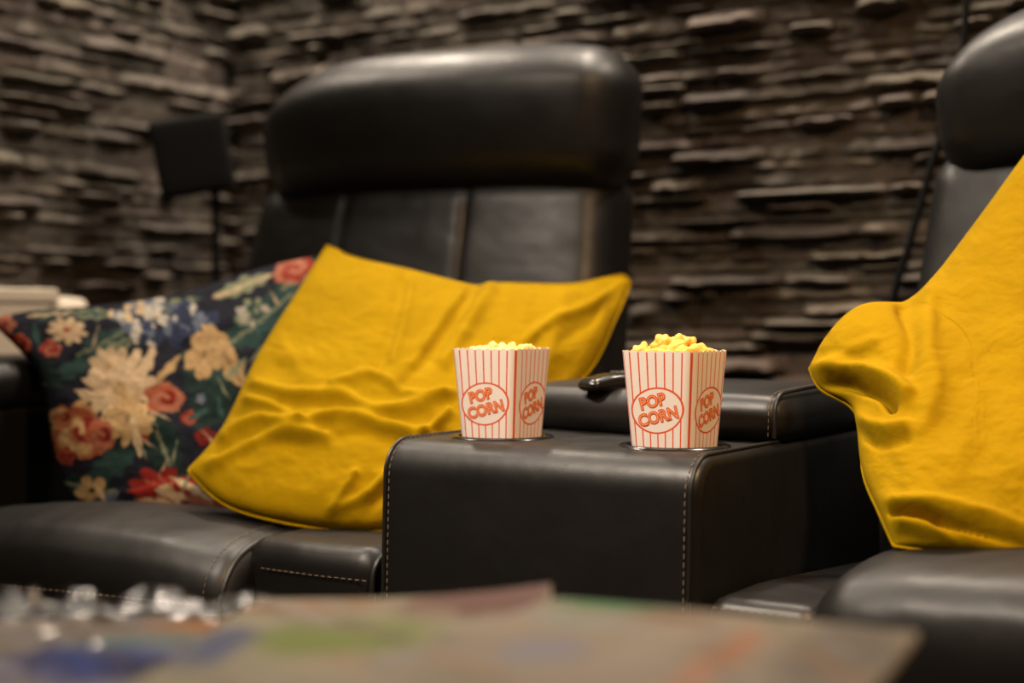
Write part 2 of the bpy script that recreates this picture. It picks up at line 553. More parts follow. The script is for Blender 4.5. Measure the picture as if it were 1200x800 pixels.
def make_recliner(root, FR, a_r, a_l, lift, endr, welts, back, rnd, hoff=(0.0, 0.0), seat_shift=0.0):
    """FR frame: first axis across the seat from the console side, second forwards"""
    pr = cat_rom(np.array(seat_prof) + [seat_shift, lift], 5, closed=True)
    ac, hw = (a_r + a_l) / 2, abs(a_l - a_r) / 2

    def sd(A, B, Z):
        k = np.clip(1 - ((A - ac) / hw) ** 2, 0, 1)
        top = np.clip((Z - 0.40 - lift) / 0.06, 0, 1)
        fr = np.clip((B - 0.55 - seat_shift) / 0.2, 0, 1)
        wr = 0.0035 * (fbm(A * 14, B * 9, 5) - 0.5) + 0.003 * (fbm(A * 40, B * 16, 8) - 0.5)
        return A, B + 0.012 * k * fr, Z + top * (0.023 * k + wr)
    lo, hi = min(a_r, a_l), max(a_r, a_l)
    v, f = sweep(FR, pr, lo, hi, endr, 26, sd)
    seat = obj('seat_cushion', v, f, LEATHER, root, 60)
    # welt and stitching where the end of the cushion is sewn on, stitching under the front
    top = cat_rom(np.array(seat_prof)[2:13] + [seat_shift, lift], 10)
    sgn = 1 if a_l > a_r else -1
    for aa in ((a_r + sgn * 0.012, a_l - sgn * 0.012) if welts else ()):
        ins = 0.007
        pts = FR(np.full(len(top), aa), top[:, 0] - np.clip((top[:, 0] - .7) * .05, 0, .004) - 0.002, top[:, 1] - ins * 0.35)
        v, f = tube(pts, 0.0045, 8); obj('welt', v, f, PIPING, root)
    aa = a_r + sgn * (0.032 if welts else 0.075)
    kz = 1 - ((aa - ac) / hw) ** 2
    if welts: v, f = stitches(FR(np.full(len(top), aa), top[:, 0] + 0.0015 + 0.010 * kz * np.clip((top[:, 0] - .6) / .2, 0, 1), top[:, 1] + 0.023 * kz * np.clip((top[:, 1] - .40 - lift) / .06, 0, 1) + 0.0012), 0.005, 0.0035, 0.0006)
    if welts: o = obj('stitching', v, f, THREAD, root); o['label'] = 'tan thread stitching'
    n = 60
    av = np.linspace(a_r + sgn * 0.04, a_l - sgn * 0.04, n)
    k = 1 - ((av - ac) / hw) ** 2
    v, f = stitches(FR(av, np.full(n, 0.7925 + seat_shift) + 0.012 * k, 0.428 + lift - 0.006 * k + 0.023 * k * 0.45), 0.006, 0.004, 0.0009)
    if welts: obj('stitching', v, f, THREAD, root)
    # footrest board and base under the cushion
    v, f = fbox(FR, lo + 0.01, hi - 0.01, 0.68 + seat_shift, 0.775 + seat_shift, 0.10, 0.372 + lift, 0.02, 10, 5)
    obj('footrest_panel', v, f, LEATHER, root, 50)
    v, f = fbox(FR, lo + 0.02, hi - 0.01, -0.05, 0.66, 0.05, 0.36 + lift, 0.02, 8, 4)
    obj('base', v, f, LEATHER, root, 50)

    # backrest: three upholstered panels, leaning back
    def bd(A, B, Z):
        h = (Z - 0.40) / 0.62
        fr = np.clip((B + 0.03) / 0.05, 0, 1)
        bulge = 0.034 * np.clip(1 - np.abs((A - 0.362) / 0.36) ** 3, 0, 1) * fr
        for ag, ga in ((0.262, 0.007), (0.495, 0.007)):
            bulge = bulge - ga * np.exp(-((A - ag) / 0.007) ** 2) * fr
        wr = 0.004 * (fbm(A * 9, Z * 14, 31) - 0.5) * fr
        A2 = 0.362 + (A - 0.362) * (1.0 + (0.09 + 0.07 * (A > 0.362) * (back > 0)) * np.clip(1 - h, 0, 1)) + back
        return A2, B + bulge + wr + 0.17 * (1 - h) - 0.025, Z
    v, f = fbox(FR, 0.012, 0.712, -0.13, 0.03, 0.40, 1.03, 0.05, 70, 7, bd)
    obj('backrest', v, f, LEATHER_SOFT, root, 60)

    def hd(A, B, Z):
        x = (A - 0.366) / 0.366; zz = (Z - 1.10) / 0.13
        fr = np.clip((B + 0.06) / 0.06, 0, 1)
        wr = 0.006 * (fbm(A * 22, Z * 4, 41) - 0.5) * np.clip(-zz + 0.3, 0, 1) * fr
        B2 = B + fr * (0.030 * np.clip(1 - x ** 4, 0, 1) * (1 - 0.9 * np.clip(zz - 0.15, -1, 1) ** 2) + wr) + 0.004 * zz - 0.035 * np.clip(zz - 0.2, 0, 1) ** 2
        Z2 = Z + 0.006 * (1 - x ** 2) * np.clip(zz, 0, 1) - 0.008 * fr * np.clip(-zz, 0, 1) * (1 - x ** 2)
        up = np.clip((zz + 0.6) / 1.6, 0, 1)
        Z2 = Z2 - up * (rnd[1] * np.clip((x - 0.35) / 0.65, 0, 1) ** 2.4 + rnd[0] * np.clip((-x - 0.35) / 0.65, 0, 1) ** 2.4)
        A2 = A + 0.010 * x * zz - 0.012 * x * np.clip(zz, 0, 1) ** 3
        return A2 * 0.975 + 0.016 + hoff[0], B2, Z2 + 0.018 + hoff[1] + 0.006 * np.clip(zz, 0, 1)
    v, f = fbox(FR, 0.0, 0.732, -0.115, 0.055, 0.972, 1.226, 0.075, 34, 10, hd)
    obj('headrest', v, f, LEATHER_SOFT, root, 60)


rl = thing('recliner', CH(0.45, 0.35, 0.0), 'black leather recliner holding the floral and the tilted yellow cushion', 'recliner', 'home cinema recliners')
make_recliner(rl, CH, 0.262, 0.80, 0.0, 0.028, True, 0.038, (0.02, 0.09))
v, f = fbox(S, -0.44, -0.2215, 0.0, 0.50, 0.34, 0.506, 0.03, 14, 7, lambda A, B, Z: (A, B - 0.008 * (1 - ((A + .33) / .11) ** 2), Z - 0.05 * np.clip((B - .12) / .4, 0, 1) + 0.004 * (fbm(A * 30, B * 20, 9) - .5)))
obj('side_bolster', v, f, LEATHER, rl, 60)
n = 40; av = np.linspace(-0.40, -0.2295, n)
v, f = stitches(S(av, -0.0095 - 0.0 * av + 0.008 * ((av + .33) / .11) ** 2 * 0.9, np.full(n, 0.470)), 0.006, 0.004, 0.0008); obj('stitching', v, f, THREAD, rl)
pts = [(0.06, 0.503), (0.035, 0.503), (0.012, 0.495), (0.0, 0.480), (-0.003, 0.45), (-0.002, 0.38)]
pts = cat_rom(pts, 8); v, f = tube(S(np.full(len(pts), -0.229), pts[:, 0] + .004, pts[:, 1] - 0.001), 0.004, 8); obj('welt', v, f, PIPING, rl)
v, f = fbox(S, -0.40, -0.2215, 0.02, 0.45, 0.05, 0.335, 0.015, 8, 4); obj('base', v, f, LEATHER, rl, 50)


def arm_def(A, B, Z):
    return A - 0.012 * np.clip((Z - 0.5) / 0.2, 0, 1) * (A < 0.9), B, Z - 0.03 * np.clip((B - 0.45) / 0.3, 0, 1) ** 2 * (Z > 0.6)


v, f = fbox(CH, 0.815, 1.03, -0.10, 0.74, 0.06, 0.655, 0.02, 14, 6); obj('armrest', v, f, LEATHER, rl, 50)
v, f = fbox(CH, 0.808, 1.038, -0.05, 0.70, 0.648, 0.722, 0.034, 18, 8, arm_def); obj('armrest_pad', v, f, LEATHER_SOFT, rl, 60)

rr = thing('recliner', DR(0.45, 0.35, 0.0), 'black leather recliner at the right frame edge behind the upright yellow cushion', 'recliner', 'home cinema recliners')
make_recliner(rr, DR, 0.166, 0.74, 0.040, 0.060, False, -0.02, (0.085, 0.03), (-0.014, -0.018))
v, f = fbox(S, 0.2035, 0.325, 0.0, 0.50, 0.34, 0.497, 0.022, 12, 6, lambda A, B, Z: (A, B, Z - 0.03 * np.clip((B - .12) / .4, 0, 1)))
obj('side_bolster', v, f, LEATHER, rr, 60)
av = np.linspace(0.212, 0.318, 30); v, f = stitches(S(av, np.full(30, 0.0035), np.full(30, 0.4865)), 0.006, 0.004, 0.0007); obj('stitching', v, f, THREAD, rr)
v, f = fbox(S, 0.2035, 0.31, 0.02, 0.45, 0.05, 0.335, 0.015, 8, 4); obj('base', v, f, LEATHER, rr, 50)

# ------------------------------------------------------------------ cushions


def polyd(px, py, pts):
    d = np.full(px.shape, 1e9)
    pts = np.asarray(pts, float)
    tt = np.zeros(px.shape)
    for (x0, y0), (x1, y1) in zip(pts[:-1], pts[1:]):
        dx, dy = x1 - x0, y1 - y0
        t = np.clip(((px - x0) * dx + (py - y0) * dy) / (dx * dx + dy * dy + 1e-9), 0, 1)
        dd = np.hypot(px - x0 - t * dx, py - y0 - t * dy)
        d = np.minimum(d, dd)
    return d


def pillow(top, right, bottom, left, tf, tb, n, folds=(), seed=0, fine=0.004, pw=0.42, hem=0.0):
    """sewn cushion cover: Coons patch between the four seams, puffed both ways, with creases"""
    def cv(q):
        p = np.array([W(*c) for c in q]); p = cat_rom(p, 12); return resample(p, n)
    T, Rr, Bm, L = cv(top), cv(right), cv(bottom), cv(left)
    s = np.linspace(0, 1, n)[None, :, None]; t = np.linspace(0, 1, n)[:, None, None]
    P = (1 - t) * T[None] + t * Bm[None] + (1 - s) * L[:, None] + s * Rr[:, None]
    P = P - ((1 - s) * (1 - t) * T[0] + s * (1 - t) * T[-1] + (1 - s) * t * Bm[0] + s * t * Bm[-1])
    nr = np.cross(np.gradient(P, axis=1), np.gradient(P, axis=0))
    nr /= np.linalg.norm(nr, axis=-1, keepdims=True) + 1e-12
    view = P - np.array([0, 0, EYE])
    if (nr * view).sum(-1).mean() > 0: nr = -nr
    ss, tt = s[..., 0] + 0 * t[..., 0], t[..., 0] + 0 * s[..., 0]
    q = (np.clip(np.sin(PI * ss), 0, 1) * np.clip(np.sin(PI * tt), 0, 1)) ** pw
    eb = np.minimum(np.minimum(ss, 1 - ss), np.minimum(tt, 1 - tt))
    if hem: q = np.where(eb < hem, 0.03 * eb / hem, 0.03 + 0.97 * (np.clip(np.sin(PI * np.clip((ss - hem) / (1 - 2 * hem), 0, 1)), 0, 1) * np.clip(np.sin(PI * np.clip((tt - hem) / (1 - 2 * hem), 0, 1)), 0, 1)) ** pw)
    px, py = proj(P + nr * (tf * q)[..., None])
    D = np.zeros_like(px)
    for pts, amp, w in folds:
        pts = cat_rom(pts, 5)
        d = polyd(px, py, pts)
        D += amp * np.exp(-(d / w) ** 2)
    env = np.clip(eb / 0.06, 0, 1)
    D = D * env
    wx, wy = px + 14 * (fbm(px / 30, py / 30, seed + 1) - .5), py + 14 * (fbm(px / 30, py / 30, seed + 2) - .5)
    D += fine * (fbm(wx / 55, wy / 26, seed) - 0.5) * env * 2
    D += fine * 0.45 * (fbm(wx / 16, wy / 14, seed + 4) - 0.5) * env * 2
    Fv = P + nr * (tf * q + D)[..., None]
    Bv = P - nr * (tb * q + 0.004 * (fbm(ss * 6, tt * 6, seed + 9) - .5) * env)[..., None]
    # one closed skin: front grid, back inner grid sharing the seam
    idx = np.arange(n * n).reshape(n, n)
    bidx = idx.copy(); cnt = n * n
    V = [Fv.reshape(-1, 3)]
    inner = np.zeros((n, n), bool); inner[1:-1, 1:-1] = True
    bidx[inner] = cnt + np.arange(inner.sum())
    V.append(Bv[inner])
    Fc = []
    for i in range(n - 1):
        for j in range(n - 1):
            Fc.append((idx[i, j], idx[i + 1, j], idx[i + 1, j + 1], idx[i, j + 1]))
            Fc.append((bidx[i, j], bidx[i, j + 1], bidx[i + 1, j + 1], bidx[i + 1, j]))
    seam = np.vstack([T, Rr[1:], Bm[::-1][1:], L[::-1][1:]])
    return np.vstack(V), Fc, np.vstack([P.reshape(-1, 3), P[inner]]), seam


# --- yellow cushion leaning in the left recliner
folds = [
    ([(246, 548), (285, 524), (330, 508), (382, 512)], 0.013, 7),
    ([(262, 510), (300, 490), (345, 497), (400, 484), (455, 498), (520, 522)], 0.013, 7),
    ([(290, 470), (322, 478), (352, 494)], 0.010, 6),
    ([(300, 452), (340, 462), (400, 462), (440, 480), (520, 466)], 0.010, 7),
    ([(390, 450), (440, 440), (480, 462), (530, 462)], 0.008, 6),
    ([(258, 532), (300, 514), (350, 520), (420, 505), (470, 516)], -0.0056, 8),
    ([(280, 488), (330, 486), (385, 498)], -0.0043, 7),
    ([(330, 470), (400, 474), (450, 490), (500, 490)], -0.0056, 8),
    ([(470, 332), (462, 375), (445, 430)], -0.0043, 8),
    ([(482, 332), (474, 375), (460, 420)], 0.005, 6),
    ([(553, 340), (530, 375), (500, 415), (470, 455)], -0.0068, 8),
    ([(540, 345), (514, 380), (485, 425)], 0.007, 6),
    ([(575, 338), (552, 375), (520, 425)], 0.009, 8),
    ([(525, 485), (480, 530), (430, 580), (388, 600)], 0.012, 6),
    ([(416, 555), (402, 578), (388, 598)], 0.010, 5),
    ([(520, 512), (470, 556), (430, 604)], -0.0068, 9),
    ([(432, 560), (414, 590), (400, 610)], -0.0037, 7),
    ([(430, 500), (470, 520), (500, 545)], -0.0037, 9),
    ([(660, 350), (650, 390), (640, 430)], 0.007, 14),
    ([(727, 336), (696, 356), (645, 380), (620, 400)], 0.009, 6),
    ([(722, 350), (700, 370), (660, 395)], -0.0050, 8),
    ([(712, 362), (700, 392), (680, 425)], 0.007, 6),
    ([(385, 300), (370, 350), (330, 430)], -0.0037, 16),
    ([(330, 400), (360, 440), (420, 450)], 0.004, 10),
]
V, Fc, _, seam = pillow(
    top=[(383, 288, 2.27), (396, 293, 2.265), (412, 301, 2.26), (480, 317, 2.25), (556, 335, 2.23), (590, 332, 2.23), (667, 333, 2.23), (712, 325, 2.25), (731, 322, 2.25)],
    right=[(731, 322, 2.25), (738, 330, 2.25), (735, 342, 2.24), (723, 370, 2.19), (694, 430, 2.10), (640, 485, 2.01), (575, 560, 1.93)],
    bottom=[(220, 552, 1.95), (275, 597, 1.90), (400, 622, 1.87), (490, 612, 1.88), (575, 560, 1.93)],
    left=[(383, 288, 2.27), (376, 300, 2.26), (350, 342, 2.20), (303, 420, 2.11), (262, 502, 2.01), (220, 552, 1.95)],
    tf=0.075, tb=0.055, n=150, folds=folds, seed=3, fine=0.0045)
yl = obj('cushion', V, Fc, YELLOW, None, 70)
tag(yl, 'creased yellow cushion tilted sideways beside the floral one', 'cushion', 'yellow cushions')
v, f = tube(seam[::2], 0.0022, 6); obj('seam', v, f, YELLOW, None).parent = None
sm_o = bpy.data.objects['seam']; sm_o.data.transform(Matrix.Translation(Vector(sm_o.location) - Vector(yl.location))); sm_o.location = (0, 0, 0); sm_o.parent = yl; sm_o.name = 'hem_seam'

# --- yellow cushion standing in the right recliner
folds = [
    ([(955, 434), (1000, 434), (1040, 444), (1062, 462)], 0.014, 10),
    ([(965, 453), (1000, 452), (1030, 460), (1044, 474)], -0.022, 6),
    ([(990, 478), (1020, 500), (1060, 500)], 0.010, 9),
    ([(1062, 362), (1070, 395), (1062, 430)], -0.012, 11),
    ([(1090, 345), (1085, 400), (1095, 450), (1080, 500)], 0.007, 12),
    ([(1010, 505), (1030, 520), (1060, 512)], -0.008, 7),
    ([(1046, 600), (1080, 602), (1130, 618), (1210, 643)], -0.016, 5),
    ([(1050, 615), (1090, 622), (1140, 640)], 0.012, 9),
    ([(1095, 612), (1125, 632), (1135, 650)], -0.006, 5),
    ([(1040, 590), (1090, 590), (1150, 605), (1210, 625)], 0.010, 10),
    ([(1025, 400), (1000, 410), (970, 428)], 0.005, 8),
    ([(1130, 420), (1140, 480), (1120, 540)], 0.004, 16),
]
V, Fc, _, seam = pillow(
    top=[(949, 432, 1.70), (972, 395, 1.70), (1008, 362, 1.70), (1062, 357, 1.72), (1110, 312, 1.74), (1200, 185, 1.78), (1270, 85, 1.82)],
    right=[(1270, 85, 1.82), (1390, 300, 1.66), (1420, 500, 1.50), (1400, 660, 1.38)],
    bottom=[(1048, 640, 1.42), (1150, 652, 1.38), (1280, 660, 1.36), (1400, 660, 1.38)],
    left=[(949, 432, 1.70), (962, 456, 1.67), (1003, 484, 1.62), (1012, 555, 1.53), (1030, 600, 1.46), (1048, 640, 1.42)],
    tf=0.07, tb=0.06, n=230, folds=folds, seed=12, fine=0.003)
yr = obj('cushion', V, Fc, YELLOW, None, 70)
tag(yr, 'large yellow cushion standing upright on the right recliner seat', 'cushion', 'yellow cushions')
v, f = tube(seam[::2], 0.0022, 6); so = obj('hem_seam', v, f, YELLOW, yr); 
so.data.transform(Matrix.Translation(world_loc(yr).tolist()) @ Matrix.Translation((-world_loc(yr)).tolist()))

# --- floral cushion
FN = 230
V, Fc, base, seam = pillow(
    top=[(-14, 374, 2.20), (40, 366, 2.24), (100, 363, 2.27), (200, 350, 2.31), (310, 315, 2.36), (374, 299, 2.40)],
    right=[(374, 299, 2.40), (376, 400, 2.30), (365, 500, 2.20), (330, 602, 2.08)],
    bottom=[(88, 592, 2.08), (200, 600, 2.05), (330, 602, 2.08)],
    left=[(-14, 374, 2.20), (43, 436, 2.16), (66, 540, 2.11), (88, 592, 2.08)],
    tf=0.055, tb=0.05, n=FN, seed=21, fine=0.004,
    folds=[([(40, 400), (120, 420), (200, 400)], -0.006, 22), ([(100, 520), (180, 500), (260, 520)], 0.006, 20), ([(330, 320), (300, 360), (260, 380)], 0.006, 14), ([(140, 585), (210, 575), (260, 585)], 0.008, 10)])
FLORAL = attr_mat('floral_print', 0.9, spec=0.15)
t = NT(FLORAL); t.bump(t.noise(700, 2), 0.2, 0.0005)
fo = obj('cushion', V, Fc, FLORAL, None, 70)
tag(fo, 'dark navy cushion printed with cream, red and blue flowers', 'cushion')
X, Y = proj(V[:, :])
X2, Y2 = X.copy(), Y.copy()
nf = FN * FN
# the print on the back is the same cloth
Cc = np.tile(np.array([0.0085, 0.010, 0.020]), (len(V), 1))
nx = 5 * (fbm(X / 9, Y / 9, 71) - .5); ny = 5 * (fbm(X / 9, Y / 9, 72) - .5)
X2 = X + nx; Y2 = Y + ny
NAVY = np.array([0.0085, 0.010, 0.020])
CREAM, SAND = np.array([0.56, 0.42, 0.26]), np.array([0.42, 0.28, 0.13])
REDC, ORANGE, PINK = np.array([0.22, 0.016, 0.010]), np.array([0.34, 0.085, 0.035]), np.array([0.38, 0.14, 0.085])
TEAL, DKGREEN, SAGE = np.array([0.018, 0.048, 0.045]), np.array([0.008, 0.023, 0.021]), np.array([0.19, 0.215, 0.135])
BLUE, LBLUE, WHITE = np.array([0.026, 0.038, 0.085]), np.array([0.12, 0.145, 0.20]), np.array([0.52, 0.49, 0.42])


def put(mask, col, soft=None):
    a = np.clip(mask, 0, 1)[:, None]
    Cc[:] = Cc * (1 - a) + np.asarray(col) * a


def local(cx, cy, ang):
    dx, dy = X2 - cx, Y2 - cy
    c, s = math.cos(R(ang)), math.sin(R(ang))
    return dx * c + dy * s, -dx * s + dy * c


def leaf(cx, cy, L, w, ang, col, vein=None):
    x, y = local(cx, cy, ang)
    prof_ = w * np.clip(1 - (x / L) ** 2, 0, 1) * (1 + 0.18 * np.sin(x / 3.0))
    m = (prof_ - np.abs(y)) / 1.2
    put(m * (np.abs(x) < L), col)
    if vein is not None:
        put((1.1 - np.abs(np.abs(y) - (np.abs(x) * 0.25 % 3)) * 0.9) * (m > 0) * 0.7, vein)
        put((1.4 - np.abs(y)) * (m > 0.5), vein)


def petals(cx, cy, r, k, col, col2, ang=0, inner=0.2, sq=1.0):
    x, y = local(cx, cy, ang); y = y / sq
    a = np.arctan2(y, x); rr_ = np.hypot(x, y)
    lobe = np.abs(np.cos(a * k / 2)) ** 0.6
    edge = r * (0.55 + 0.45 * lobe) * (0.9 + 0.2 * fbm(a * 2 + 9, a * 0 + cx, 5))
    m = (edge - rr_) / 1.6
    put(m, col)
    put(((0.16 - np.abs(np.cos(a * k / 2))) * 8) * (m > 0) * (rr_ > r * 0.25), col2)
    put((r * inner - rr_) / 1.5, col2)


def rose(cx, cy, r, cols, ang=0, sq=0.9):
    x, y = local(cx, cy, ang); y = y / sq
    a = np.arctan2(y, x); rr_ = np.hypot(x, y)
    edge = r * (0.90 + 0.06 * np.sin(a * 5 + cx) + 0.5 * (fbm(x / 8 + 60, y / 8 + 60, 13) - .5))
    m = (edge - rr_) / 1.5
    sp = (np.sin(rr_ / r * 9 + a * 1.0 + 2.5 * fbm(x / 9 + 40, y / 9 + 40, 3)) * 0.5 + 0.5)
    sp = sp ** 1.2
    col = cols[0][None] * (1 - sp[:, None]) + cols[1][None] * sp[:, None]
    a_ = np.clip(m, 0, 1)[:, None]
    Cc[:] = Cc * (1 - a_) + col * a_
    put(((r * 0.42 - np.hypot(x - r * 0.2, y + r * 0.1)) / 2) * (sp < 0.45), cols[2])


def cluster(cx, cy, rx, ry, ang, n_, r, cols, seed):
    rg = np.random.default_rng(seed)
    for _ in range(n_):
        a, q = rg.uniform(0, 2 * PI), math.sqrt(rg.uniform(0, 1))
        lx, ly = rx * q * math.cos(a), ry * q * math.sin(a)
        c, s = math.cos(R(ang)), math.sin(R(ang))
        petals(cx + lx * c - ly * s, cy + lx * s + ly * c, r * rg.uniform(.7, 1.2), 4, cols[int(rg.integers(len(cols)))], cols[0] * 0.5, rg.uniform(0, 90), 0.15)


# cloth beyond what shows: scattered sprigs (edges, back)
rg = np.random.default_rng(5)
for _ in range(26):
    leaf(rg.uniform(-20, 420), rg.uniform(290, 620), rg.uniform(16, 30), rg.uniform(6, 11), rg.uniform(0, 180), [TEAL, DKGREEN, DKGREEN][int(rg.integers(3))], None)
# leaves
leaf(300, 380, 46, 24, -35, TEAL, SAGE); leaf(335, 350, 40, 20, -40, TEAL, SAGE); leaf(250, 470, 40, 26, -60, DKGREEN, None)
leaf(190, 520, 42, 24, 70, DKGREEN, SAGE); leaf(150, 490, 40, 16, 20, DKGREEN, None); leaf(240, 430, 34, 18, 30, TEAL, None)
leaf(120, 402, 34, 13, -28, TEAL, SAGE); leaf(60, 368, 30, 8, -5, TEAL, CREAM); leaf(110, 368, 34, 7, 0, SAGE, TEAL)
leaf(200, 360, 40, 8, -18, SAGE, TEAL); leaf(285, 335, 40, 10, -22, SAGE, CREAM); leaf(350, 328, 26, 12, -30, TEAL, SAGE)
leaf(100, 570, 40, 14, 10, DKGREEN, SAGE); leaf(130, 545, 36, 16, -30, TEAL, None); leaf(215, 560, 30, 14, 20, DKGREEN, None)
leaf(60, 440, 26, 10, 60, DKGREEN, None); leaf(300, 480, 34, 18, -70, DKGREEN, None); leaf(270, 540, 30, 14, -30, DKGREEN, SAGE)
leaf(130, 412, 34, 9, -30, SAGE, TEAL); leaf(320, 440, 34, 15, -60, TEAL, None)
# blue hydrangea and pale sprays
cluster(190, 375, 46, 22, -18, 46, 9, [BLUE, LBLUE, BLUE * 0.8, WHITE], 3)
cluster(165, 364, 36, 12, -12, 26, 7, [WHITE, LBLUE, CREAM], 4)
cluster(225, 385, 30, 16, -25, 26, 8, [BLUE, BLUE * 0.7, LBLUE], 6)
cluster(300, 362, 26, 12, -30, 14, 7, [SAGE, WHITE * 0.7, TEAL], 8)
# flowers
petals(78, 387, 25, 9, CREAM, ORANGE, 10, 0.22, 0.7)
rose(22, 404, 17, (REDC, ORANGE, REDC * .6)); rose(60, 409, 14, (REDC * 1.3, PINK, REDC))
petals(6, 380, 14, 6, PINK, REDC, 0, 0.3)
petals(140, 455, 44, 14, CREAM, SAND, 15, 0.2, 1.15); petals(128, 430, 26, 9, CREAM * 0.95, SAND, 40, 0.2); petals(150, 490, 30, 11, SAND * 1.15, SAND * .6, 0, 0.15, 1.1)
leaf(170, 430, 30, 8, -65, CREAM, None); leaf(197, 432, 24, 6, -50, SAND, None); leaf(112, 465, 28, 8, 15, CREAM, None); leaf(160, 510, 30, 6, 80, CREAM, None)
rose(192, 467, 25, (ORANGE, PINK, REDC), 10, 0.85)
rose(222, 490, 11, (REDC, ORANGE, REDC * .6)); rose(242, 512, 15, (REDC, REDC * .5, REDC * .4))
rose(92, 505, 34, (ORANGE * .9, SAND * 1.2, REDC), 20, 1.15); rose(118, 512, 20, (ORANGE, PINK * .9, REDC * .8), 0, 1.2); rose(72, 490, 18, (SAND, ORANGE, REDC)); rose(78, 535, 14, (ORANGE, REDC, REDC * .5))
petals(240, 415, 26, 5, SAND * 1.05, SAND * .5, 20, 0.15, 1.25); leaf(272, 430, 30, 13, 60, SAND * 0.95, SAND * .5); leaf(255, 396, 26, 10, 40, SAND, None)
rose(345, 315, 27, (PINK, REDC * 1.2, PINK * 1.1), -20, 0.7)
petals(195, 572, 46, 8, REDC, SAND, 10, 0.2, 0.55)
leaf(205, 580, 34, 6, 14, CREAM, None); leaf(225, 572, 32, 5, 30, CREAM, None); leaf(185, 588, 30, 5, 5, CREAM, None); leaf(240, 590, 30, 7, 25, PINK, None); leaf(170, 572, 26, 5, -10, REDC * 1.2, None)
petals(108, 575, 20, 5, SAND, DKGREEN, 30, 0.2); cluster(125, 585, 18, 8, 0, 10, 7, [BLUE, LBLUE], 12); leaf(118, 578, 16, 3, 60, CREAM, None)
rose(265, 590, 14, (ORANGE, REDC, REDC * .5))
rg = np.random.default_rng(17)
for _ in range(34):
    cx_, cy_ = rg.uniform(40, 350), rg.uniform(345, 600)
    if math.hypot(cx_ - 140, cy_ - 455) < 50 or math.hypot(cx_ - 190, cy_ - 372) < 38: continue
    k_ = int(rg.integers(4))
    if k_ < 2: leaf(cx_, cy_, rg.uniform(10, 20), rg.uniform(2.5, 5), rg.uniform(0, 180), [SAGE, TEAL * 1.6][k_], None)
    elif k_ == 2: petals(cx_, cy_, rg.uniform(5, 9), 5, [SAND, PINK, LBLUE, REDC][int(rg.integers(4))], SAND * .5, rg.uniform(0, 90), .2)
    else: leaf(cx_, cy_, rg.uniform(12, 22), 1.6, rg.uniform(0, 180), CREAM * .8, None)
for q_ in ((165, 525, 60), (205, 530, 100), (262, 455, 55), (300, 415, 130), (330, 395, 140), (285, 520, 80)):
    leaf(q_[0], q_[1], 20, 1.8, q_[2], SAGE, None)
Cc *= (0.50 + 0.40 * fbm(X / 5, Y / 5, 99))[:, None]
set_colors(fo, Cc)

# ------------------------------------------------------------------ popcorn cups
CUPH = 0.1155


def cup_section(t):
    h = 0.0388 + (0.0462 - 0.0388) * t
    rc = 0.015 + (0.0115 - 0.015) * t
    return h, rc


def cup_pt(k, s, t, off=0.0):
    """point on printed face k at arc length s from its middle and height fraction t"""
    h, rc = cup_section(t)
    fl_ = h - rc
    a = abs(s); sg = 1 if s >= 0 else -1
    if a <= fl_: x, y, nx_, ny_ = a, h, 0, 1
    else:
        an = (a - fl_) / rc
        x, y = fl_ + rc * math.sin(an), fl_ + rc * math.cos(an); nx_, ny_ = math.sin(an), math.cos(an)
    x += nx_ * off; y += ny_ * off; x *= sg
    # face k: outward normal (0,-1) turned by k*90deg; right as seen from outside is +x
    p = np.array([x, -y]); c, sn = math.cos(k * PI / 2), math.sin(k * PI / 2)
    return np.array([c * p[0] - sn * p[1], sn * p[0] + c * p[1], t * CUPH])


def half_len(t):
    h, rc = cup_section(t); return h - rc + rc * PI / 4


def cup_mat():
    m = mat('striped_card', (0.8, 0.75, 0.7), 0.45, 0, 0.4); t = NT(m)
    uv = t.n('ShaderNodeUVMap'); uv.uv_map = 'print'
    sx = t.n('ShaderNodeSeparateXYZ'); t.l(uv.outputs[0], sx.inputs[0])
    u, v = sx.outputs[0], sx.outputs[1]
    k8 = t.math('MULTIPLY', u, 8.0)
    fr = t.math('FRACT', t.math('ADD', k8, 0.5))
    dist = t.math('ABSOLUTE', t.math('SUBTRACT', fr, 0.5))          # 0 on a line
    line = t.math('LESS_THAN', dist, 0.085)
    edge = t.math('GREATER_THAN', t.math('ABSOLUTE', t.math('SUBTRACT', u, 0.5)), 0.4825)
    st = t.math('MAXIMUM', line, edge)
    Xx = t.math('MULTIPLY', t.math('SUBTRACT', u, 0.5), 0.0775)
    Yy = t.math('MULTIPLY', t.math('SUBTRACT', v, 0.44), CUPH)
    ca, sa = math.cos(R(9)), math.sin(R(9))
    xr = t.math('ADD', t.math('MULTIPLY', Xx, ca), t.math('MULTIPLY', Yy, sa))
    yr_ = t.math('SUBTRACT', t.math('MULTIPLY', Yy, ca), t.math('MULTIPLY', Xx, sa))
    e = t.math('SQRT', t.math('ADD', t.math('POWER', t.math('DIVIDE', xr, 0.0328), 2.0), t.math('POWER', t.math('DIVIDE', yr_, 0.0258), 2.0)))
    out = t.math('GREATER_THAN', e, 1.0)
    ring = t.math('MULTIPLY', t.math('LESS_THAN', e, 1.0), t.math('GREATER_THAN', e, 0.925))
    red = t.math('MAXIMUM', t.math('MULTIPLY', st, out), ring)
    t.l(t.mix(red, (0.80, 0.72, 0.66), (0.68, 0.085, 0.022)), t.b.inputs['Base Color'])
    return m


CUP = cup_mat()
CUP_IN = mat('card_inside', (0.75, 0.70, 0.62), 0.6)
INK, INK_LIGHT = mat('red_ink', (0.66, 0.075, 0.02), 0.5), mat('orange_ink', (0.85, 0.28, 0.09), 0.5)


